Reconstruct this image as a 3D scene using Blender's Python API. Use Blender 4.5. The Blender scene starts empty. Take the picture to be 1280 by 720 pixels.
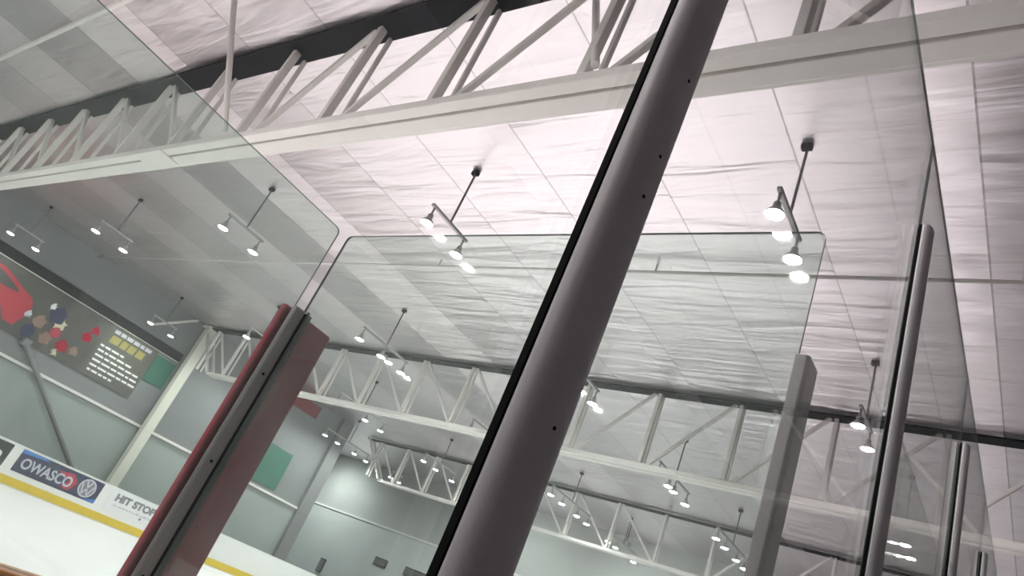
import bpy, bmesh, math, random
from mathutils import Vector, Matrix
random.seed(7)
SC = bpy.context.scene
COL = SC.collection
H = 1.65                      # eye height above the ice; heights below are written as H + height over the eye

# ------------------------------------------------------------------ materials
def new_mat(name):
    m = bpy.data.materials.new(name); m.use_nodes = True
    nt = m.node_tree; nt.nodes.clear()
    out = nt.nodes.new('ShaderNodeOutputMaterial')
    return m, nt, out
def N(nt, t, **kw):
    n = nt.nodes.new(t)
    for k, v in kw.items():
        if k.startswith('i_'):
            n.inputs[k[2:].replace('_', ' ')].default_value = v
        else: setattr(n, k, v)
    return n
def L(nt, a, b): nt.links.new(a, b)
def rgba(c): return (c[0], c[1], c[2], 1.0)

def surf(name, col, rough=0.5, metal=0.0, var=0.12, scale=6.0, bump=0.0, spec=0.5, stretch=(1, 1, 1)):
    m, nt, out = new_mat(name)
    p = N(nt, 'ShaderNodeBsdfPrincipled')
    p.inputs['Roughness'].default_value = rough; p.inputs['Metallic'].default_value = metal
    p.inputs['Specular IOR Level'].default_value = spec
    tc = N(nt, 'ShaderNodeTexCoord'); mp = N(nt, 'ShaderNodeMapping'); mp.inputs['Scale'].default_value = stretch
    no = N(nt, 'ShaderNodeTexNoise'); no.inputs['Scale'].default_value = scale; no.inputs['Detail'].default_value = 4
    L(nt, tc.outputs['Object'], mp.inputs['Vector']); L(nt, mp.outputs['Vector'], no.inputs['Vector'])
    mx = N(nt, 'ShaderNodeMix', data_type='RGBA')
    mx.inputs['A'].default_value = rgba([c * (1 - var) for c in col])
    mx.inputs['B'].default_value = rgba([min(1, c * (1 + var)) for c in col])
    L(nt, no.outputs['Fac'], mx.inputs['Factor']); L(nt, mx.outputs['Result'], p.inputs['Base Color'])
    if bump:
        b = N(nt, 'ShaderNodeBump'); b.inputs['Strength'].default_value = bump; b.inputs['Distance'].default_value = 0.01
        L(nt, no.outputs['Fac'], b.inputs['Height']); L(nt, b.outputs['Normal'], p.inputs['Normal'])
    L(nt, p.outputs['BSDF'], out.inputs['Surface'])
    return m

def glow(name, col, strength):
    m, nt, out = new_mat(name)
    e = N(nt, 'ShaderNodeEmission'); e.inputs['Color'].default_value = rgba(col); e.inputs['Strength'].default_value = strength
    L(nt, e.outputs['Emission'], out.inputs['Surface']); return m

def glass(name, tint, haze=0.05, hazecol=(0.85, 0.9, 0.87), spots=True):
    """clear safety glass: tinted transmission, Fresnel reflection on both faces, a film of dust and scuffs"""
    m, nt, out = new_mat(name)
    tr = N(nt, 'ShaderNodeBsdfTransparent'); tr.inputs['Color'].default_value = rgba(tint)
    gl = N(nt, 'ShaderNodeBsdfAnisotropic'); gl.inputs['Roughness'].default_value = 0.02
    gl.inputs['Color'].default_value = (0.95, 0.97, 0.96, 1)
    ge = N(nt, 'ShaderNodeNewGeometry')
    mr = N(nt, 'ShaderNodeMapRange'); mr.inputs['To Min'].default_value = 1.5; mr.inputs['To Max'].default_value = 1 / 1.5
    L(nt, ge.outputs['Backfacing'], mr.inputs['Value'])
    fr = N(nt, 'ShaderNodeFresnel'); L(nt, mr.outputs['Result'], fr.inputs['IOR'])
    m1 = N(nt, 'ShaderNodeMixShader'); L(nt, fr.outputs['Fac'], m1.inputs['Fac'])
    L(nt, tr.outputs['BSDF'], m1.inputs[1]); L(nt, gl.outputs['BSDF'], m1.inputs[2])
    di = N(nt, 'ShaderNodeBsdfDiffuse'); di.inputs['Color'].default_value = rgba(hazecol)
    tl = N(nt, 'ShaderNodeBsdfTranslucent'); tl.inputs['Color'].default_value = rgba(hazecol)
    m2 = N(nt, 'ShaderNodeMixShader'); m2.inputs['Fac'].default_value = 0.5
    L(nt, di.outputs['BSDF'], m2.inputs[1]); L(nt, tl.outputs['BSDF'], m2.inputs[2])
    tc = N(nt, 'ShaderNodeTexCoord')
    no = N(nt, 'ShaderNodeTexNoise'); no.inputs['Scale'].default_value = 2.2; no.inputs['Detail'].default_value = 5
    L(nt, tc.outputs['Object'], no.inputs['Vector'])
    r = N(nt, 'ShaderNodeMapRange'); r.inputs['From Min'].default_value = 0.3; r.inputs['From Max'].default_value = 0.75
    r.inputs['To Min'].default_value = haze * 0.4; r.inputs['To Max'].default_value = haze * 1.6
    L(nt, no.outputs['Fac'], r.inputs['Value'])
    m3 = N(nt, 'ShaderNodeMixShader'); L(nt, r.outputs['Result'], m3.inputs['Fac'])
    L(nt, m1.outputs['Shader'], m3.inputs[1]); L(nt, m2.outputs['Shader'], m3.inputs[2])
    L(nt, m3.outputs['Shader'], out.inputs['Surface'])
    return m

CEIL_METAL, CEIL_BUMP = 0.92, 0.75
def ceiling_mat():
    """wrinkled low-emissivity foil blanket hung in strips that run the length of the rink"""
    m, nt, out = new_mat('foil_ceiling')
    p = N(nt, 'ShaderNodeBsdfPrincipled')
    p.inputs['Metallic'].default_value = CEIL_METAL
    tc = N(nt, 'ShaderNodeTexCoord'); sx = N(nt, 'ShaderNodeSeparateXYZ'); L(nt, tc.outputs['Object'], sx.inputs['Vector'])
    a = N(nt, 'ShaderNodeMath', operation='ADD'); a.inputs[1].default_value = 60.0 + 0.05; L(nt, sx.outputs['X'], a.inputs[0])
    dv = N(nt, 'ShaderNodeMath', operation='DIVIDE'); dv.inputs[1].default_value = 2.27; L(nt, a.outputs[0], dv.inputs[0])
    fl = N(nt, 'ShaderNodeMath', operation='FLOOR'); L(nt, dv.outputs[0], fl.inputs[0])
    fc = N(nt, 'ShaderNodeMath', operation='FRACT'); L(nt, dv.outputs[0], fc.inputs[0])
    wn = N(nt, 'ShaderNodeTexWhiteNoise', noise_dimensions='1D'); L(nt, fl.outputs[0], wn.inputs['W'])
    mx = N(nt, 'ShaderNodeMix', data_type='RGBA')
    mx.inputs['A'].default_value = (0.77, 0.71, 0.735, 1); mx.inputs['B'].default_value = (0.93, 0.865, 0.89, 1)
    L(nt, wn.outputs['Value'], mx.inputs['Factor'])
    seam = N(nt, 'ShaderNodeMath', operation='LESS_THAN'); seam.inputs[1].default_value = 0.012; L(nt, fc.outputs[0], seam.inputs[0])
    mx2 = N(nt, 'ShaderNodeMix', data_type='RGBA'); mx2.inputs['B'].default_value = (0.5, 0.46, 0.47, 1)
    L(nt, seam.outputs[0], mx2.inputs['Factor']); L(nt, mx.outputs['Result'], mx2.inputs['A'])
    L(nt, mx2.outputs['Result'], p.inputs['Base Color'])
    ra = N(nt, 'ShaderNodeMapRange'); ra.inputs['To Min'].default_value = 0.30; ra.inputs['To Max'].default_value = 0.42
    L(nt, wn.outputs['Value'], ra.inputs['Value']); L(nt, ra.outputs['Result'], p.inputs['Roughness'])
    # wrinkles: long across the rink, short along it; each strip shifted
    cb = N(nt, 'ShaderNodeCombineXYZ')
    x2 = N(nt, 'ShaderNodeMath', operation='MULTIPLY'); x2.inputs[1].default_value = 0.28; L(nt, sx.outputs['X'], x2.inputs[0])
    y2 = N(nt, 'ShaderNodeMath', operation='MULTIPLY_ADD'); y2.inputs[1].default_value = 2.1; L(nt, sx.outputs['Y'], y2.inputs[0])
    sh = N(nt, 'ShaderNodeMath', operation='MULTIPLY'); sh.inputs[1].default_value = 17.3; L(nt, fl.outputs[0], sh.inputs[0])
    L(nt, sh.outputs[0], y2.inputs[2])
    L(nt, x2.outputs[0], cb.inputs['X']); L(nt, y2.outputs[0], cb.inputs['Y'])
    no = N(nt, 'ShaderNodeTexNoise'); no.inputs['Scale'].default_value = 1.0; no.inputs['Detail'].default_value = 3
    no.inputs['Roughness'].default_value = 0.5; no.inputs['Distortion'].default_value = 0.6
    L(nt, cb.outputs['Vector'], no.inputs['Vector'])
    b = N(nt, 'ShaderNodeBump'); b.inputs['Strength'].default_value = CEIL_BUMP; b.inputs['Distance'].default_value = 0.12
    L(nt, no.outputs['Fac'], b.inputs['Height']); L(nt, b.outputs['Normal'], p.inputs['Normal'])
    L(nt, p.outputs['BSDF'], out.inputs['Surface'])
    return m

def split_wall(name, upper, lower, z_split):
    m, nt, out = new_mat(name)
    p = N(nt, 'ShaderNodeBsdfPrincipled'); p.inputs['Roughness'].default_value = 0.6
    tc = N(nt, 'ShaderNodeTexCoord'); sx = N(nt, 'ShaderNodeSeparateXYZ'); L(nt, tc.outputs['Object'], sx.inputs['Vector'])
    gt = N(nt, 'ShaderNodeMath', operation='GREATER_THAN'); gt.inputs[1].default_value = z_split; L(nt, sx.outputs['Z'], gt.inputs[0])
    no = N(nt, 'ShaderNodeTexNoise'); no.inputs['Scale'].default_value = 0.6; L(nt, tc.outputs['Object'], no.inputs['Vector'])
    mx = N(nt, 'ShaderNodeMix', data_type='RGBA'); mx.inputs['A'].default_value = rgba(lower); mx.inputs['B'].default_value = rgba(upper)
    L(nt, gt.outputs[0], mx.inputs['Factor'])
    hv = N(nt, 'ShaderNodeHueSaturation'); L(nt, mx.outputs['Result'], hv.inputs['Color'])
    r = N(nt, 'ShaderNodeMapRange'); r.inputs['To Min'].default_value = 0.88; r.inputs['To Max'].default_value = 1.12
    L(nt, no.outputs['Fac'], r.inputs['Value']); L(nt, r.outputs['Result'], hv.inputs['Value'])
    L(nt, hv.outputs['Color'], p.inputs['Base Color']); L(nt, p.outputs['BSDF'], out.inputs['Surface'])
    return m

M = dict(
    ceiling=ceiling_mat(),
    ice=surf('ice', (0.95, 0.955, 0.96), 0.45, 0, 0.02, 0.4, 0.0, 0.25),
    rubber=surf('rubber_floor', (0.05, 0.047, 0.05), 0.8, 0, 0.2, 8),
    steel=surf('white_steel', (0.74, 0.71, 0.68), 0.45, 0, 0.06, 3),
    darksteel=surf('dark_steel', (0.012, 0.0125, 0.015), 0.8, 0, 0.2, 3, 0, 0.15),
    alu=surf('brushed_aluminium', (0.86, 0.81, 0.83), 0.5, 0.15, 0.05, 14, 0.02, stretch=(1, 1, .1)),
    alu_mid=surf('grey_aluminium', (0.40, 0.385, 0.39), 0.5, 0.3, 0.05, 14, 0.02, stretch=(1, 1, .1)),
    alu_dark=surf('worn_aluminium', (0.44, 0.425, 0.42), 0.6, 0.1, 0.1, 14, 0.05, stretch=(1, 1, .1)),
    gasket=surf('black_rubber', (0.008, 0.008, 0.008), 0.8, 0, 0.2, 20, 0, 0.2),
    edge=surf('glass_edge', (0.06, 0.085, 0.075), 0.3, 0, 0.2, 20),
    maroon=surf('maroon_vinyl', (0.34, 0.003, 0.03), 0.65, 0, 0.15, 5, 0.1, 0.15),
    maroon2=surf('maroon_cloth', (0.20, 0.015, 0.035), 0.8, 0, 0.1, 5),
    wood=surf('varnished_wood', (0.52, 0.20, 0.045), 0.35, 0, 0.25, 5, 0.05, stretch=(6, .6, 6)),
    board=surf('white_board', (0.80, 0.80, 0.79), 0.35, 0, 0.04, 2),
    yellow=surf('yellow_kickplate', (0.72, 0.52, 0.02), 0.4, 0, 0.1, 3),
    navy=surf('navy_print', (0.022, 0.026, 0.075), 0.45, 0, 0.1, 3),
    blue=surf('blue_print', (0.05, 0.19, 0.55), 0.45, 0, 0.1, 3),
    blackprint=surf('black_print', (0.018, 0.018, 0.02), 0.45, 0, 0.1, 3),
    redprint=surf('red_print', (0.42, 0.02, 0.05), 0.45, 0, 0.1, 3),
    white=surf('white_print', (0.78, 0.78, 0.80), 0.45, 0, 0.05, 3),
    silver=surf('silver_print', (0.52, 0.53, 0.60), 0.45, 0, 0.1, 3),
    greyprint=surf('grey_print', (0.20, 0.20, 0.215), 0.45, 0, 0.1, 3),
    palegrey=surf('pale_grey_print', (0.5, 0.51, 0.55), 0.45, 0, 0.1, 3),
    greenprint=surf('green_print', (0.03, 0.13, 0.09), 0.45, 0, 0.1, 3),
    bannercloth=surf('dark_banner', (0.075, 0.072, 0.065), 0.6, 0, 0.15, 1.5),
    bannergrey=surf('banner_text_panel', (0.10, 0.10, 0.085), 0.6, 0, 0.1, 1.5),
    carred=surf('car_red_print', (0.36, 0.03, 0.045), 0.6, 0, 0.3, 1.2),
    cardark=surf('car_dark_print', (0.05, 0.05, 0.048), 0.5, 0, 0.2, 1.2),
    skin=surf('skin_print', (0.25, 0.15, 0.12), 0.6, 0, 0.1, 2),
    cream=surf('cream_print', (0.55, 0.50, 0.36), 0.6, 0, 0.1, 2),
    yelprint=surf('yellow_print', (0.32, 0.27, 0.08), 0.6, 0, 0.15, 2),
    teal=surf('teal_banner', (0.035, 0.14, 0.10), 0.6, 0, 0.15, 2),
    pole=surf('cream_column', (0.70, 0.70, 0.62), 0.5, 0, 0.06, 2),
    greypaint=surf('grey_paint', (0.20, 0.205, 0.21), 0.6, 0, 0.1, 1),
    conduit=surf('conduit', (0.14, 0.14, 0.14), 0.5, 0.3, 0.1, 5),
    lampbody=surf('lamp_body', (0.42, 0.42, 0.42), 0.5, 0.3, 0.1, 8),
    lens=glow('lamp_lens', (1.0, 0.975, 0.965), 165.0),
    concourse=surf('painted_block', (0.12, 0.112, 0.115), 0.8, 0, 0.1, 2),
    wall_l=split_wall('wall_left_paint', (0.20, 0.21, 0.215), (0.33, 0.37, 0.36), H + 2.25),
    wall_b=split_wall('wall_back_paint', (0.44, 0.45, 0.445), (0.58, 0.61, 0.605), H + 3.85),
    row_glass=glass('clear_glass', (0.975, 0.98, 0.975), 0.012, (0.88, 0.85, 0.86)),
    box_glass=glass('green_glass', (0.90, 0.95, 0.925), 0.06, (0.80, 0.88, 0.84)),
)

# ------------------------------------------------------------------ mesh helpers
def bx(bm, x0, x1, y0, y1, z0, z1):
    vs = [bm.verts.new((x, y, z)) for z in (z0, z1) for y in (y0, y1) for x in (x0, x1)]
    for f in ((0, 2, 3, 1), (4, 5, 7, 6), (0, 1, 5, 4), (2, 6, 7, 3), (0, 4, 6, 2), (1, 3, 7, 5)):
        bm.faces.new([vs[i] for i in f])
def bar(bm, a, b, w, d=None, up=(0, 0, 1)):
    """rectangular bar from a to b"""
    a, b = Vector(a), Vector(b); d = d or w
    t = (b - a).normalized(); u = Vector(up)
    if abs(t.dot(u)) > 0.98: u = Vector((1, 0, 0))
    s = t.cross(u).normalized(); v = s.cross(t).normalized()
    vs = [bm.verts.new(p + s * sx * w / 2 + v * sv * d / 2) for p in (a, b) for sv in (-1, 1) for sx in (-1, 1)]
    for f in ((0, 2, 3, 1), (4, 5, 7, 6), (0, 1, 5, 4), (2, 6, 7, 3), (0, 4, 6, 2), (1, 3, 7, 5)):
        bm.faces.new([vs[i] for i in f])
def tube(bm, pts, r, n=12, r2=None):
    pts = [Vector(p) for p in pts]; rings = []
    for i, p in enumerate(pts):
        t = (pts[min(i + 1, len(pts) - 1)] - pts[max(i - 1, 0)]).normalized()
        u = Vector((0, 0, 1)) if abs(t.z) < 0.9 else Vector((1, 0, 0))
        s = t.cross(u).normalized(); v = s.cross(t)
        rr = r if r2 is None else r + (r2 - r) * i / (len(pts) - 1)
        rings.append([bm.verts.new(p + (s * math.cos(2 * math.pi * k / n) + v * math.sin(2 * math.pi * k / n)) * rr) for k in range(n)])
    for a, b in zip(rings, rings[1:]):
        for k in range(n):
            f = bm.faces.new((a[k], a[(k + 1) % n], b[(k + 1) % n], b[k])); f.smooth = True
    bm.faces.new(rings[0][::-1]); bm.faces.new(rings[-1])
def lathe(bm, prof, c, n=20):
    """profile of (radius, z) turned about a vertical axis at c"""
    rings = []
    for r, z in prof:
        rings.append([bm.verts.new((c[0] + max(r, 1e-4) * math.cos(2 * math.pi * k / n), c[1] + max(r, 1e-4) * math.sin(2 * math.pi * k / n), c[2] + z)) for k in range(n)])
    for a, b in zip(rings, rings[1:]):
        for k in range(n):
            f = bm.faces.new((a[k], a[(k + 1) % n], b[(k + 1) % n], b[k])); f.smooth = True
    bm.faces.new(rings[0][::-1]); bm.faces.new(rings[-1])
def prism(bm, poly, fn, t0, t1, smooth=False):
    """extrude a 2-D outline; fn(u, v, t) gives the 3-D point"""
    a = [bm.verts.new(fn(u, v, t0)) for u, v in poly]; b = [bm.verts.new(fn(u, v, t1)) for u, v in poly]
    n = len(poly)
    bm.faces.new(a[::-1]); bm.faces.new(b)
    for k in range(n):
        f = bm.faces.new((a[k], a[(k + 1) % n], b[(k + 1) % n], b[k])); f.smooth = smooth
def obj(name, bm, mat, parent=None, bevel=0.0, seg=2):
    bmesh.ops.recalc_face_normals(bm, faces=bm.faces[:])
    me = bpy.data.meshes.new(name); bm.to_mesh(me); bm.free()
    for m in (mat if isinstance(mat, (list, tuple)) else [mat]): me.materials.append(m)
    o = bpy.data.objects.new(name, me); COL.objects.link(o)
    if parent is not None:
        o.parent = parent; o.matrix_parent_inverse = Matrix.Translation(-parent.location)
    if bevel:
        md = o.modifiers.new('bevel', 'BEVEL'); md.width = bevel; md.segments = seg; md.limit_method = 'ANGLE'; md.angle_limit = 0.7
    return o
def tag(o, label, cat, group=None, kind=None):
    o['label'] = label; o['category'] = cat
    if group: o['group'] = group
    if kind: o['kind'] = kind
    return o
def thing(name, loc, label, cat, group=None):
    o = bpy.data.objects.new(name, None); o.location = loc; o.empty_display_size = 0.1; COL.objects.link(o)
    return tag(o, label, cat, group)
def struct(name, bm, mat, label=None, cat=None, bevel=0):
    o = obj(name, bm, mat, None, bevel); o['kind'] = 'structure'
    if label: o['label'] = label; o['category'] = cat
    return o
def B(*a):
    bm = bmesh.new(); bx(bm, *a); return bm

# ------------------------------------------------------------------ the setting
ROOF = H + 7.6
WX, EY = -32.6, 36.0
struct('floor', B(-45, 8, -15, 38, -0.3, -0.02), M['rubber'], 'dark rubber floor around the rink', 'floor')
o = struct('ice_surface', B(-28.5, -3.0, -14, 32, -0.018, 0.0), M['ice'], 'white ice sheet beyond the near boards', 'ice')
struct('ceiling', B(-45, 8, -15, 38, ROOF, ROOF + 0.3), M['ceiling'], 'wrinkled pale foil ceiling hung in long strips', 'ceiling')
struct('wall_left', B(WX - 0.4, WX, -15, 27.0, -0.02, ROOF), M['wall_l'], 'grey far side wall with pale green lower half', 'wall')
struct('wall_back', B(-45, 8, EY, EY + 0.4, -0.02, ROOF), M['wall_b'], 'grey end wall at the far end of the hall', 'wall')
struct('wall_recess', B(-44.4, -44, 26, EY, -0.02, ROOF), M['wall_l'])
struct('wall_right', B(7.5, 7.9, -15, 38, -0.02, ROOF), M['concourse'])
struct('wall_front', B(-45, 8, -15.4, -15, -0.02, ROOF), M['concourse'])
bm = B(WX - 0.4, WX + 0.25, 26.6, 27.4, -0.02, ROOF)
struct('pillar_corner', bm, M['greypaint'], 'grey pier ending the far side wall', 'pillar', 0.02)
bm = B(WX, WX + 0.12, -15, 26.6, H + 2.2, H + 2.32)
struct('trim_1', bm, M['steel'], 'white ledge along the far side wall', 'trim', 0.01)
bm = B(-44, 8, EY - 0.1, EY, H + 3.8, H + 3.92)
struct('trim_2', bm, M['board'], 'pale ledge along the end wall', 'trim', 0.01)
bm = B(WX, WX + 0.2, -15, 16.3, H + 5.46, H + 5.86)
struct('trim_3', bm, M['darksteel'], 'dark strip above the wall banner', 'trim', 0.02)

# ------------------------------------------------------------------ roof trusses
VX = [-2.0 - 2.27 * i for i in range(14)] + [0.27, 2.54, 4.81]
VX = sorted(VX)
def make_truss(y, label, tw=0.46, th=0.06):
    t = thing('roof_truss', (0, y, H + 5.3), label, 'truss', 'white box trusses across the hall')
    zb, zt = H + 5.3, H + 7.5
    x0, x1 = -30.4, 6.8
    def ch(ya, yb, za, zb_, xa, xb):
        return B(xa, xb, y + ya, y + yb, za, zb_)
    # bottom chord: two channels with a slot, and a thin flange under them
    obj('bottom_chord', ch(-0.11, 0.05, zb, zb + 0.13, x0, x1), M['steel'], t, 0.012)
    obj('bottom_chord', ch(0.09, 0.31, zb, zb + 0.13, x0, x1), M['steel'], t, 0.012)
    obj('flange', ch(0.32, 0.37, zb + 0.03, zb + 0.06, x0, x1), M['steel'], t)
    tc = obj('top_chord', ch(0.02 - tw / 2 - 0.04, tw / 2 - 0.02, zt - th / 2, zt + th / 2, WX, x1), M['darksteel'], t)
    tc['label'] = 'dark top chord'
    # splice plates on the bottom chord
    for sx in (-13.9,):
        obj('splice_plate', ch(-0.13, 0.30, zb - 0.02, zb + 0.02, sx - 0.55, sx + 0.55), M['steel'], t, 0.008)
    for i, x in enumerate(VX):
        for yo, w in ((-0.03, 0.13), (0.22, 0.075)):
            bm = bmesh.new(); bar(bm, (x, y + yo, zb + 0.15), (x, y + yo * 0.8, zt - 0.02), w, w * 0.8)
            obj('vertical', bm, M['steel'], t, 0.012)
        j = i + 1 if x > -12.5 else i - 1            # the diagonals lean away from mid-span
        if 0 <= j < len(VX):
            sg = 1 if j > i else -1
            bm = bmesh.new(); bar(bm, (x + 0.12 * sg, y + 0.08, zb + 0.12), (VX[j] - 0.14 * sg, y - 0.02, zt - 0.02), 0.085, 0.085)
            obj('diagonal', bm, M['steel'], t, 0.01)
    # slanted end posts down to the wall side
    for s in (-0.18, 0.18):
        bm = bmesh.new(); bar(bm, (x0 + 0.1, y + s, zb + 0.1), (WX + 0.2, y + s, zt), 0.1)
        obj('end_post', bm, M['steel'], t)
    # bolts under the chord
    return t
TY = (4.25, 16.75, 29.15)
make_truss(TY[0], 'nearest white box truss, spanning the picture with dark top chord')
make_truss(TY[1], 'second white box truss, ending at the tall cream column', 0.36, 0.05)
make_truss(TY[2], 'farthest white box truss, close to the end wall', 0.34, 0.05)
# knee braces from the nearest truss up to the roof
for x, xt, yt, lab in ((-11.3, -11.55, 3.0, 'slim white strut rising past the dark chord of the nearest truss'),
                       (-4.05, -5.1, 4.66, 'steep white strut beside the thick upright of the nearest truss')):
    bm = bmesh.new(); tube(bm, [(x, 4.1, H + 5.46), (xt, yt, H + 7.56)], 0.05, 10)
    tag(obj('truss_strut', bm, M['steel']), lab, 'strut')
# columns at the far side wall
for y, lab in ((TY[1] - 0.05, 'tall cream steel column carrying the second truss at the far wall'),
               ):
    c = thing('steel_column', (WX + 0.35, y, 0), lab, 'column')
    bm = B(WX + 0.14, WX + 0.5, y - 0.23, y + 0.23, 0.04, H + 7.5); obj('shaft', bm, M['pole'], c, 0.03)
    bm = B(WX + 0.02, WX + 0.62, y - 0.35, y + 0.35, -0.02, 0.06); obj('base_plate', bm, M['pole'], c, 0.01)
    bm = B(WX + 0.02, WX + 0.6, y - 0.32, y + 0.32, H + 7.44, H + 7.56); obj('cap_plate', bm, M['pole'], c, 0.01)
bm = bmesh.new(); tube(bm, [(WX + 0.25, 14.1, H + 6.15), (WX + 0.3, 15.9, H + 7.5)], 0.06, 10)
tag(obj('wall_brace', bm, M['steel']), 'short white brace from the wall to the column head', 'brace')
bm = bmesh.new(); tube(bm, [(WX + 0.25, 10.5, H + 3.0), (WX + 0.25, 14.95, H - 0.45)], 0.10, 10)
bx(bm, WX, WX + 0.3, 10.35, 10.65, H + 2.9, H + 3.2)
tag(obj('wall_brace', bm, M['greypaint']), 'long grey slanting brace on the far wall below the car banner', 'brace')

# pipes under the roof
for y, x0, x1, z, r, lab in ((10.72, WX, 7.0, 7.4, 0.035, 'thin white pipe under the ceiling between nearest and second truss'),
                             (2.28, WX, 7.0, 7.4, 0.055, 'thin white pipe under the ceiling on the near side of the nearest truss')):
    p = thing('ceiling_pipe', (x0, y, H + z), lab, 'pipe')
    bm = bmesh.new(); tube(bm, [(x0, y, H + z), (x1, y, H + z)], r, 10); obj('pipe_run', bm, M['steel'], p)
    for k in range(7):
        bm = bmesh.new(); bar(bm, (x0 + 2 + k * 6, y, H + z), (x0 + 2 + k * 6, y, ROOF), 0.03); obj('hanger', bm, M['steel'], p)

# ------------------------------------------------------------------ pendant lights
CX = (-3.05, -9.3, -16.2, -23.4, -30.7)
COLNAME = ('nearest the spectator glass', 'second from the spectator glass', 'third from the spectator glass',
           'second from the far side wall', 'nearest the far side wall')
ROWS = {  # bars with over two heads: extras added for ghost lamps in the glass
    'in the second row behind the camera': (-11.0, lambda c: (0, 0.98)),
    'in the first row behind the camera': (-4.85, lambda c: (0, 0.98)),
    'before the nearest truss': (0.25, lambda c: (0, 0.95)),
    'just beyond the nearest truss': (7.2, lambda c: (0, 0.98)),
    'just before the second truss': (13.4, lambda c: (-1.0, 0, 1.0) if c in (1, 2) else (0, 1.05)),
    'just beyond the second truss': (19.9, lambda c: (-1.5, 0.3, 1.35) if c != 1 else (-1.0, -0.1, 0.35, 1.4)),
    'just before the farthest truss': (26.2, lambda c: (-1.7, -0.7, 0.7, 1.7) if c != 3 else (-1.7, -0.7, 0.7)),
    'between farthest truss and end wall': (30.6, lambda c: (-0.4, 0.45, 2.6) if c == 2 else (-0.4, 0.4)),
}
ZB, ZL = H + 6.3, H + 5.92
LIGHT_W = 200.0
def make_pendant(x, y, heads, label):
    t = thing('pendant_light', (x, y, ROOF), label, 'light fixture', 'lamp bars hung from the ceiling')
    a, b = min(heads) - 0.08, max(heads) + 0.08
    mid = (a + b) / 2
    bm = bmesh.new(); tube(bm, [(x, y + mid, ROOF - 0.02), (x, y + mid, ZB)], 0.022, 8); obj('drop_rod', bm, M['conduit'], t)
    bm = bmesh.new(); bx(bm, x - 0.09, x + 0.06, y + mid - 0.05, y + mid + 0.05, ROOF - 0.10, ROOF - 0.01); obj('ceiling_clamp', bm, M['darksteel'], t, 0.01)
    bm = bmesh.new(); bar(bm, (x, y + a, ZB), (x, y + b, ZB), 0.07, 0.06); obj('cross_bar', bm, M['lampbody'], t, 0.012)
    for h in heads:
        yy = y + h
        bm = bmesh.new(); tube(bm, [(x, yy, ZB - 0.02), (x, yy, ZL + 0.17)], 0.022, 8)
        lathe(bm, [(0.03, 0.20), (0.05, 0.19), (0.055, 0.10), (0.10, 0.06), (0.136, 0.004), (0.138, -0.008), (0.123, -0.006), (0.122, 0.0)], (x, yy, ZL), 14)
        hd = obj('lamp_head', bm, M['lampbody'], t)
        bm = bmesh.new(); lathe(bm, [(0.120, -0.002), (0.116, -0.006), (0.09, -0.016), (0.05, -0.026), (0.0, -0.029)], (x, yy, ZL), 12)
        ln = obj('lamp_lens', bm, M['lens'], hd); ln.matrix_parent_inverse = Matrix.Identity(4)
    return t
for rn, (y, hf) in ROWS.items():
    for c, x in enumerate(CX):
        make_pendant(x, y, hf(c), 'hanging lamp bar %s, %s' % (COLNAME[c], rn))
# ------------------------------------------------------------------ spectator glass: the row the camera looks through
GX = -0.446
JY = (0.57, 2.305, 4.16, 5.95, 7.75)
GTOP = H + 2.22
LEDGE = 1.02
def pane(name, axis, pos, u0, u1, z0, z1, mat, label, group=None, rad=0.03, th=0.012, notch=None):
    """upright pane: axis 'x' lies in a plane of constant x (runs along y), 'y' the other way"""
    poly = [(u0, z0), (u1, z0)]
    for cx, s in ((u1 - rad, 0), (u0 + rad, 1)):
        for k in range(6):
            a = (k / 5 + s) * math.pi / 2
            poly.append((cx + rad * math.cos(a), z1 - rad + rad * math.sin(a)))
    if notch: poly[0] = (u0 + notch[0], z0); poly += [(u0, notch[1]), (u0 + notch[0], notch[1])]
    bm = bmesh.new()
    fn = (lambda u, v, t: (t, u, v)) if axis == 'x' else (lambda u, v, t: (u, t, v))
    prism(bm, poly, fn, pos - th / 2, pos + th / 2)
    o = obj(name, bm, [mat, M['edge']])
    ax = 0 if axis == 'x' else 1
    for f in o.data.polygons:
        if abs(f.normal[ax]) < 0.5: f.material_index = 1
    return tag(o, label, 'glass pane', group)
ys = (-1.3,) + JY
labs = ('nearest clear glass pane, on the near side of the thick grey post',
        'clear glass pane between the thick grey post and the next post',
        'clear glass pane starting at the second grey post from the camera',
        'clear glass pane starting at the third grey post from the camera',
        'last clear glass pane of the spectator row, seen almost edge on')
for i in range(5):
    pane('glass_screen', 'x', GX, ys[i] + 0.003, ys[i + 1] - 0.003, LEDGE, GTOP, M['row_glass'], labs[i], 'spectator glass panes', 0.006, 0.009)
bm = B(GX - 0.07, GX + 0.07, -1.4, 8.2, -0.02, LEDGE)
struct('wall_spectator', bm, M['board'], 'low wall carrying the spectator glass', 'wall', 0.008)

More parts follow.
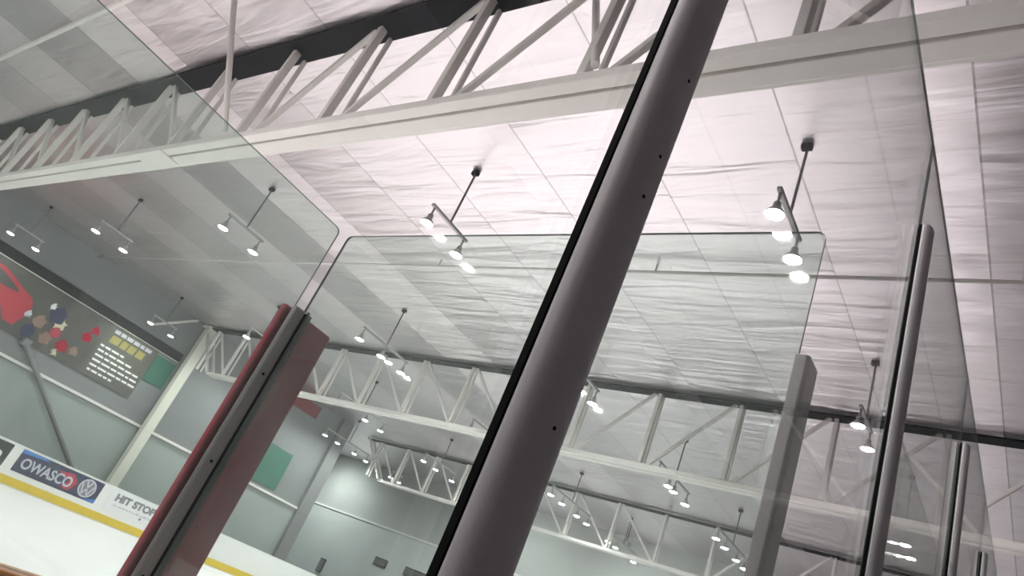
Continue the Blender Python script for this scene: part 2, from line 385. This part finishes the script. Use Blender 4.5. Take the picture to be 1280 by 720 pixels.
def dprofile(x0, x1, y0, y1, n=10):
    """flat back at x0, bull nose towards x1"""
    c, h = (y0 + y1) / 2, (y1 - y0) / 2
    pts = [(x0, y0)]
    for k in range(2 * n + 1):
        a = -math.pi / 2 + math.pi * k / (2 * n)
        e = 0.85
        pts.append((x0 + 0.008 + (x1 - x0 - 0.008) * abs(math.cos(a)) ** e, c + h * math.copysign(abs(math.sin(a)) ** e, math.sin(a))))
    pts.append((x0, y1))
    return pts
def make_post(y, top, label):
    t = thing('glass_post', (GX, y, LEDGE), label, 'post', 'grey posts of the spectator glass')
    y0, y1 = y - 0.047, y + 0.038
    obj('gasket', B(GX + 0.007, GX + 0.016, y0, y1, LEDGE, top - 0.004), M['gasket'], t)['label'] = 'black rubber gasket'
    bm = bmesh.new(); prism(bm, dprofile(GX + 0.016, GX + 0.050, y0, y1), lambda u, v, q: (u, v, q), LEDGE, top, True)
    cp = obj('cap_profile', bm, M['alu'], t, 0.006, 3)
    for f in cp.data.polygons: f.use_smooth = abs(f.normal.z) < 0.5
    for z in (0.25, 0.62, 0.70, 0.86, 1.30):
        if y < 1:
            bm = bmesh.new(); tube(bm, [(GX + 0.0485, y - 0.004 + 0.004 * math.sin(z * 40), H + z * 0.8), (GX + 0.0512, y - 0.004 + 0.004 * math.sin(z * 40), H + z * 0.8)], 0.0022, 8)
            s = obj('dirt_speck', bm, M['darksteel'], t)  # dark dirt specks on the post, built as small raised discs
    return t
make_post(JY[0], H + 1.80, 'thick grey aluminium post crossing the middle of the picture')
make_post(JY[1], H + 1.80, 'second grey post from the camera along the spectator glass')
make_post(JY[2], H + 1.81, 'third grey post from the camera along the spectator glass')
make_post(JY[3], H + 1.81, 'farthest grey post visible in the spectator glass')

# ------------------------------------------------------------------ the penalty box beyond the row
PX, PY, PTOP, CAP = -2.94, 1.87, H + 1.46, 1.24
pane('glass_screen', 'x', PX, -1.0, 1.815, CAP, PTOP, M['box_glass'], 'green tinted pane on the rink side boards, left of the maroon post', 'box glass', 0.03)
pane('glass_screen', 'y', PY, PX + 0.015, -0.612, CAP, PTOP, M['box_glass'], 'green tinted pane across the box, right of the maroon post', 'box glass', 0.03, notch=(0.038, H + 0.998))
pane('glass_screen', 'x', -0.585, 3.25, 6.6, CAP, PTOP, M['row_glass'], 'low pane running away behind the second grey post', 'box glass', 0.02)
nb = thing('dasher_board', (PX, 3, 0), 'near rink boards with varnished wooden cap below the left pane', 'boards')
obj('board_face', B(PX - 0.05, PX + 0.05, -6, 14, -0.018, CAP - 0.05), M['board'], nb)
obj('cap_rail', B(PX - 0.075, PX + 0.075, -6, 14, CAP - 0.05, CAP), M['wood'], nb, 0.012)['label'] = 'orange varnished wooden cap rail'
obj('kick_plate', B(PX - 0.065, PX - 0.05, -6, 14, -0.012, 0.25), M['yellow'], nb)
dv = thing('divider_board', (-1.8, PY, 0), 'white divider board under the pane across the box', 'boards')
obj('board_face', B(PX + 0.08, -0.64, PY - 0.04, PY + 0.04, -0.02, CAP - 0.04), M['board'], dv)
obj('cap_rail', B(PX + 0.085, -0.56, PY - 0.05, PY + 0.07, CAP - 0.04, CAP), M['wood'], dv, 0.01)
db = thing('divider_board', (-0.585, 5, 0), 'white board under the low pane behind the second post', 'boards')
obj('board_face', B(-0.62, -0.55, 3.2, 6.7, -0.02, CAP - 0.04), M['board'], db)
obj('cap_rail', B(-0.63, -0.535, 3.2, 6.7, CAP - 0.04, CAP), M['wood'], db, 0.01)

# end post of the cross pane
ep = thing('end_post', (-0.585, PY, CAP), 'slim grey channel holding the right edge of the pane across the box', 'post')
bm = bmesh.new(); prism(bm, [(-0.602, PY - 0.06), (-0.57, PY - 0.06), (-0.562, PY - 0.05), (-0.562, PY + 0.035), (-0.57, PY + 0.045), (-0.602, PY + 0.045)], lambda u, v, q: (u, v, q), CAP, H + 0.99)
obj('channel', bm, M['alu_mid'], ep, 0.004)
bm = bmesh.new(); bx(bm, -0.608, -0.596, PY - 0.012, PY + 0.012, CAP + 0.25, CAP + 0.33); obj('latch', bm, M['gasket'], ep, 0.003)

# corner post with its maroon pad
cp = thing('corner_post', (PX, 1.84, CAP), 'grey corner post backed by a wide maroon pad where the green panes meet', 'post')
bm = bmesh.new(); prism(bm, [(PX + 0.008, 1.800), (PX + 0.028, 1.796), (PX + 0.04, 1.804), (PX + 0.04, 1.858), (PX + 0.028, 1.866), (PX + 0.008, 1.862)], lambda u, v, q: (u, v, q), CAP, H + 0.995)
obj('face_profile', bm, M['alu_dark'], cp, 0.004)
obj('gasket', B(PX + 0.006, PX + 0.045, 1.867, 1.902, CAP, H + 0.99), M['gasket'], cp)
bm = B(PX - 0.05, PX - 0.012, 1.776, 2.10, CAP, H + 0.99)
pd = obj('pad', bm, M['maroon'], cp, 0.012, 3); pd['label'] = 'maroon vinyl pad'
for z in (0.12, 0.62, 1.05):
    bm = bmesh.new(); tube(bm, [(PX + 0.038, 1.83, CAP + z), (PX + 0.044, 1.83, CAP + z)], 0.007, 10); obj('bolt', bm, M['darksteel'], cp)

# ------------------------------------------------------------------ far boards and their advertisements
FX = -28.5
fb = thing('dasher_board', (FX, 10, 0), 'far white rink boards with a yellow kick strip', 'boards')
obj('board_face', B(FX - 0.12, FX, -14, 27.5, -0.018, 1.30), M['board'], fb)
obj('cap_rail', B(FX - 0.14, FX + 0.02, -14, 27.5, 1.30, 1.34), M['board'], fb, 0.008)
obj('kick_strip', B(FX, FX + 0.02, -14, 27.5, 0.03, 0.30), M['yellow'], fb, 0.004)['label'] = 'yellow kick strip'

def text_mesh(name, s, y, z, size, mat, x, parent, width=None, depth=0.006, bold=0.0):
    """flat lettering standing on a plane of constant x, read from the rink"""
    cu = bpy.data.curves.new(name, 'FONT'); cu.body = s; cu.size = size; cu.extrude = depth; cu.offset = bold
    cu.align_x = 'LEFT'; cu.align_y = 'BOTTOM_BASELINE'
    tmp = bpy.data.objects.new('tmp_text', cu); COL.objects.link(tmp)
    bpy.context.view_layer.update()
    me = bpy.data.meshes.new_from_object(tmp.evaluated_get(bpy.context.evaluated_depsgraph_get()))
    bpy.data.objects.remove(tmp); bpy.data.curves.remove(cu)
    xs = [v.co.x for v in me.vertices]; w = max(xs) - min(xs); k = (width / w) if width else 1.0; mn = min(xs)
    for v in me.vertices:
        v.co = Vector((x + v.co.z, y + (v.co.x - mn) * k, z + v.co.y))
    me.materials.clear(); me.materials.append(mat)
    o = bpy.data.objects.new(name, me); COL.objects.link(o)
    o.parent = parent; o.matrix_parent_inverse = Matrix.Translation(-parent.location)
    return o
def flat(name, poly, x, mat, parent, th=0.006):
    bm = bmesh.new(); prism(bm, poly, lambda u, v, t: (t, u, v), x, x + th)
    return obj(name, bm, mat, parent)
def ring_poly(cy, cz, r, n=28): return [(cy + r * math.cos(2 * math.pi * k / n), cz + r * math.sin(2 * math.pi * k / n)) for k in range(n)]

AX = FX + 0.003
ad = thing('advertising_panel', (FX, 9, 0.5), 'black advertising panel on the far boards at the picture edge', 'advertisement', 'advertising panels')
flat('panel', [(5.5, 0.50), (10.98, 0.50), (10.98, 1.26), (5.5, 1.26)], AX, M['blackprint'], ad, 0.01)
text_mesh('lettering', 'n', 10.36, 0.66, 0.62, M['white'], AX + 0.014, ad, 0.42, 0.004, 0.01)
ad = thing('advertising_panel', (FX, 13, 0.5), 'navy advertising panel reading OWASCO on the far boards', 'advertisement', 'advertising panels')
flat('panel', [(11.32, 0.50), (14.55, 0.50), (14.55, 1.27), (11.32, 1.27)], AX, M['navy'], ad, 0.01)
flat('blue_corner', [(11.33, 1.14), (12.35, 1.19), (12.2, 1.265), (11.33, 1.265)], AX + 0.011, M['blue'], ad, 0.003)
flat('blue_corner', [(14.0, 0.505), (14.54, 0.505), (14.54, 0.68), (14.3, 0.58)], AX + 0.011, M['blue'], ad, 0.003)
flat('red_chevron', [(12.75, 1.08), (13.35, 1.17), (13.62, 0.92), (13.42, 0.58), (13.1, 0.62), (13.3, 0.9)], AX + 0.011, M['redprint'], ad, 0.003)
text_mesh('lettering', 'OWASCO', 11.5, 0.68, 0.50, M['silver'], AX + 0.020, ad, 1.92, 0.004, 0.012)
# round emblem: ring with V over W
bm = bmesh.new()
n = 32; cy, cz = 14.02, 0.90
for (ra, rb) in ((0.275, 0.335),):
    i0 = [bm.verts.new((AX + 0.02, cy + ra * math.cos(2 * math.pi * k / n), cz + ra * math.sin(2 * math.pi * k / n))) for k in range(n)]
    o0 = [bm.verts.new((AX + 0.02, cy + rb * math.cos(2 * math.pi * k / n), cz + rb * math.sin(2 * math.pi * k / n))) for k in range(n)]
    for k in range(n): bm.faces.new((i0[k], i0[(k + 1) % n], o0[(k + 1) % n], o0[k]))
def stroke(pts, w=0.055):
    for a, b in zip(pts, pts[1:]):
        bar(bm, (AX + 0.02, cy + a[0], cz + a[1]), (AX + 0.02, cy + b[0], cz + b[1]), w, 0.004, (1, 0, 0))
stroke([(-0.11, 0.25), (0, 0.03), (0.11, 0.25)])
stroke([(-0.23, 0.13), (-0.11, -0.23), (0, -0.02), (0.11, -0.23), (0.23, 0.13)])
obj('emblem', bm, M['silver'], ad)
flat('emblem_disc', ring_poly(cy, cz, 0.30), AX + 0.0115, M['greyprint'], ad, 0.003)
ad = thing('advertising_panel', (FX, 16, 0.5), 'white advertising panel reading HIT STOP on the far boards', 'advertisement', 'advertising panels')
flat('panel', [(14.98, 0.45), (20.2, 0.45), (20.2, 1.29), (14.98, 1.29)], AX, M['white'], ad, 0.01)
text_mesh('lettering', 'HIT STOP B', 15.2, 0.90, 0.36, M['greyprint'], AX + 0.016, ad, 2.15, 0.004, 0.02)
bm = bmesh.new()
yy = 15.25
for k in range(16):
    w = random.uniform(0.08, 0.22); bx(bm, AX + 0.011, AX + 0.015, yy, yy + w, 0.70, 0.76 + random.uniform(-0.01, 0.02)); yy += w + 0.05
obj('small_print', bm, M['palegrey'], ad)
flat('round_mark', ring_poly(16.55, 0.62, 0.05, 16), AX + 0.011, M['greyprint'], ad, 0.004)

# ------------------------------------------------------------------ banners on the far side wall
S = WX + 0.03
bn = thing('wall_banner', (WX, 11, H + 3.0), 'long dark banner with a red car printed on the far side wall', 'banner')
zt, zb = H + 5.41, H + 3.04
flat('cloth', [(4.5, zb), (15.3, zb), (15.3, zt), (4.5, zt)], S, M['bannercloth'], bn, 0.02)
flat('text_panel', [(12.75, zb + 0.01), (15.29, zb + 0.01), (15.29, zt - 0.01), (12.95, zt - 0.01)], S + 0.021, M['bannergrey'], bn, 0.003)
bm = bmesh.new(); tube(bm, [(WX + 0.12, 4.5, zt + 0.05), (WX + 0.12, 16.3, zt + 0.05)], 0.035, 8); obj('hanging_rail', bm, M['steel'], bn)
q = S + 0.024
car = flat('car_print', [(5.0, zb + 0.5), (5.0, zb + 1.5), (6.3, zb + 1.65), (7.2, zb + 2.1), (8.3, zb + 2.1), (9.2, zb + 1.75), (9.75, zb + 1.55), (9.95, zb + 1.2), (9.85, zb + 0.75), (9.7, zb + 0.35), (9.3, zb + 0.35), (9.0, zb + 0.75), (8.5, zb + 0.95), (8.0, zb + 0.75), (7.8, zb + 0.5)], q, M['carred'], bn, 0.003)
flat('window_print', [(7.0, zb + 1.55), (7.35, zb + 1.95), (8.25, zb + 1.95), (9.1, zb + 1.62), (9.2, zb + 1.5), (8.2, zb + 1.45)], q + 0.004, M['cardark'], bn, 0.003)
flat('wheel_print', ring_poly(8.45, zb + 0.45, 0.42), q + 0.002, M['cardark'], bn, 0.003)
for k in range(5):
    a = 2 * math.pi * k / 5
    flat('spoke_print', ring_poly(8.45 + 0.2 * math.cos(a), zb + 0.45 + 0.2 * math.sin(a), 0.07, 10), q + 0.006, M['silver'], bn, 0.003)
for (cy_, cz_, r, mt) in ((10.55, 1.72, 0.13, 'white'), (11.15, 1.25, 0.24, 'cream'), (10.45, 0.95, 0.26, 'skin'), (11.2, 0.88, 0.22, 'redprint'),
                          (10.9, 1.5, 0.35, 'navy'), (11.0, 0.5, 0.25, 'skin'), (10.3, 0.45, 0.28, 'navy'), (11.7, 0.55, 0.25, 'maroon'), (12.2, 0.6, 0.18, 'skin'),
                          (12.45, 1.75, 0.16, 'maroon'), (12.3, 1.35, 0.2, 'maroon'), (11.6, 0.2, 0.12, 'cream'), (9.95, 1.0, 0.14, 'palegrey')):
    pts = [(u + 0.06 * math.sin(3 * i + cy_), v + 0.05 * math.cos(2 * i)) for i, (u, v) in enumerate(ring_poly(cy_, zb + cz_, r, 12))]
    flat('figure_print', pts, q + random.uniform(0.006, 0.012), M[mt], bn, 0.003)
def wordrow(y0, z, hgt, n, mat, name, wmax=0.42):
    bm = bmesh.new(); yy = y0
    for k in range(n):
        w = random.uniform(0.14, wmax); bx(bm, q + 0.003, q + 0.008, yy, yy + w, z, z + hgt); yy += w + 0.06
    obj(name, bm, mat, bn)
wordrow(13.15, zt - 0.28, 0.16, 6, M['palegrey'], 'heading_print', 0.32)
for k, (y0, w) in enumerate(((13.15, 0.42), (13.65, 0.3), (14.02, 0.34), (14.45, 0.36))):
    flat('title_print', [(y0, zt - 0.72), (y0 + w, zt - 0.72), (y0 + w + 0.03, zt - 0.38), (y0 + 0.03, zt - 0.38)], q + 0.003, M['yelprint'], bn, 0.004)
for k, nn in enumerate((4, 5, 6, 6, 6, 5)):
    wordrow(12.95 + 0.02 * k, zt - 1.02 - k * 0.22, 0.085, nn, M['white'], 'line_print')

def banner(name, y0, y1, z0, z1, mat, label, x=S):
    b = thing(name, (WX, y0, z0), label, 'banner')
    flat('cloth', [(y0, z0), (y1, z0), (y1, z1), (y0, z1)], x, mat, b, 0.02)
    bm = bmesh.new(); tube(bm, [(x + 0.01, y0 - 0.04, z1), (x + 0.01, y1 + 0.04, z1)], 0.025, 8); obj('rod', bm, M['greypaint'], b)
banner('wall_banner', 15.32, 16.35, H + 4.05, H + 5.3, M['teal'], 'small teal banner between the car banner and the cream column')
banner('wall_banner', 22.7, 24.75, H + 2.5, H + 4.5, M['teal'], 'square dark green banner on the wall right of the maroon pad')
banner('wall_banner', 22.6, 24.9, H + 6.72, H + 7.42, M['maroon2'], 'maroon banner high on the wall behind the second truss')

# things on the end wall
def wallbox(x0, x1, z0, z1, label, name, cat):
    t = thing(name, ((x0 + x1) / 2, EY, z0), label, cat)
    obj('case', B(x0, x1, EY - 0.11, EY - 0.002, z0, z1), M['darksteel'], t, 0.02)
    obj('face', B(x0 + 0.06, x1 - 0.06, EY - 0.125, EY - 0.11, z0 + 0.06, z1 - 0.06), M['conduit'], t)
wallbox(-31.9, -28.4, H + 1.62, H + 2.15, 'long dark rectangular box low on the end wall', 'mounted_box', 'box')
wallbox(-34.6, -33.5, H + 1.55, H + 2.05, 'small dark wall box left of the long dark box', 'mounted_box', 'box')
wallbox(-39.2, -38.7, H - 0.2, H + 0.7, 'narrow dark wall box nearest the corner pier', 'mounted_box', 'box')
# flood lamps washing the end wall
for x, z, p in ((-40.5, 6.2, 650), (-24.0, 6.2, 200), (-16.5, 6.2, 200)):
    t = thing('ceiling_spotlight', (x, EY - 3.5, ROOF), {-40.5: 'flood lamp washing the end wall behind the corner pier', -24.0: 'flood lamp washing the middle of the end wall', -16.5: 'flood lamp washing the right part of the end wall'}[x], 'lamp')
    bm = bmesh.new(); tube(bm, [(x, EY - 3.5, ROOF), (x, EY - 3.5, H + z + 0.4)], 0.03, 8); obj('stem', bm, M['conduit'], t)
    bm = bmesh.new(); bx(bm, x - 0.2, x + 0.2, EY - 3.7, EY - 3.3, H + z + 0.2, H + z + 0.42); obj('housing', bm, M['lampbody'], t, 0.02)
    ld = bpy.data.lights.new('flood_beam', 'SPOT'); ld.energy = p; ld.spot_size = math.radians(150); ld.spot_blend = 0.8; ld.shadow_soft_size = 0.2
    lo = bpy.data.objects.new('flood_beam', ld); lo.location = (x, EY - 3.5, H + z + 0.15); COL.objects.link(lo)
    lo.rotation_euler = (math.radians(40), 0, 0)

# ------------------------------------------------------------------ world and camera
w = bpy.data.worlds.new('world'); SC.world = w; w.use_nodes = True
w.node_tree.nodes['Background'].inputs['Color'].default_value = (0.02, 0.02, 0.022, 1)
cam = bpy.data.cameras.new('camera'); co = bpy.data.objects.new('camera', cam); COL.objects.link(co)
cam.sensor_width = 36.0; cam.lens = 895.0 / 1280.0 * 36.0; cam.clip_start = 0.02; cam.clip_end = 200
RT = [[0.7859609613612839, -0.03841096732273047, 0.6170818137049401], [0.49278618043536715, -0.5638518377540617, -0.6627464714604583], [0.3733994477606628, 0.8249822438396468, -0.4242371385927134]]
m = Matrix([RT[0] + [0], RT[1] + [0], RT[2] + [0], [0, 0, 0, 1]])
co.matrix_world = Matrix.Translation((0, 0, H)) @ m
SC.camera = co
SC.view_settings.view_transform = 'Standard'; SC.view_settings.look = 'None'
SC.view_settings.gamma = 1.0; SC.view_settings.use_curve_mapping = False
SC.view_settings.exposure = 1.68
SC.cycles.transparent_max_bounces = 32
SC.cycles.max_bounces = 8; SC.cycles.diffuse_bounces = 5; SC.cycles.glossy_bounces = 5
SC.cycles.sample_clamp_indirect = 6.0
SC.cycles.caustics_reflective = True
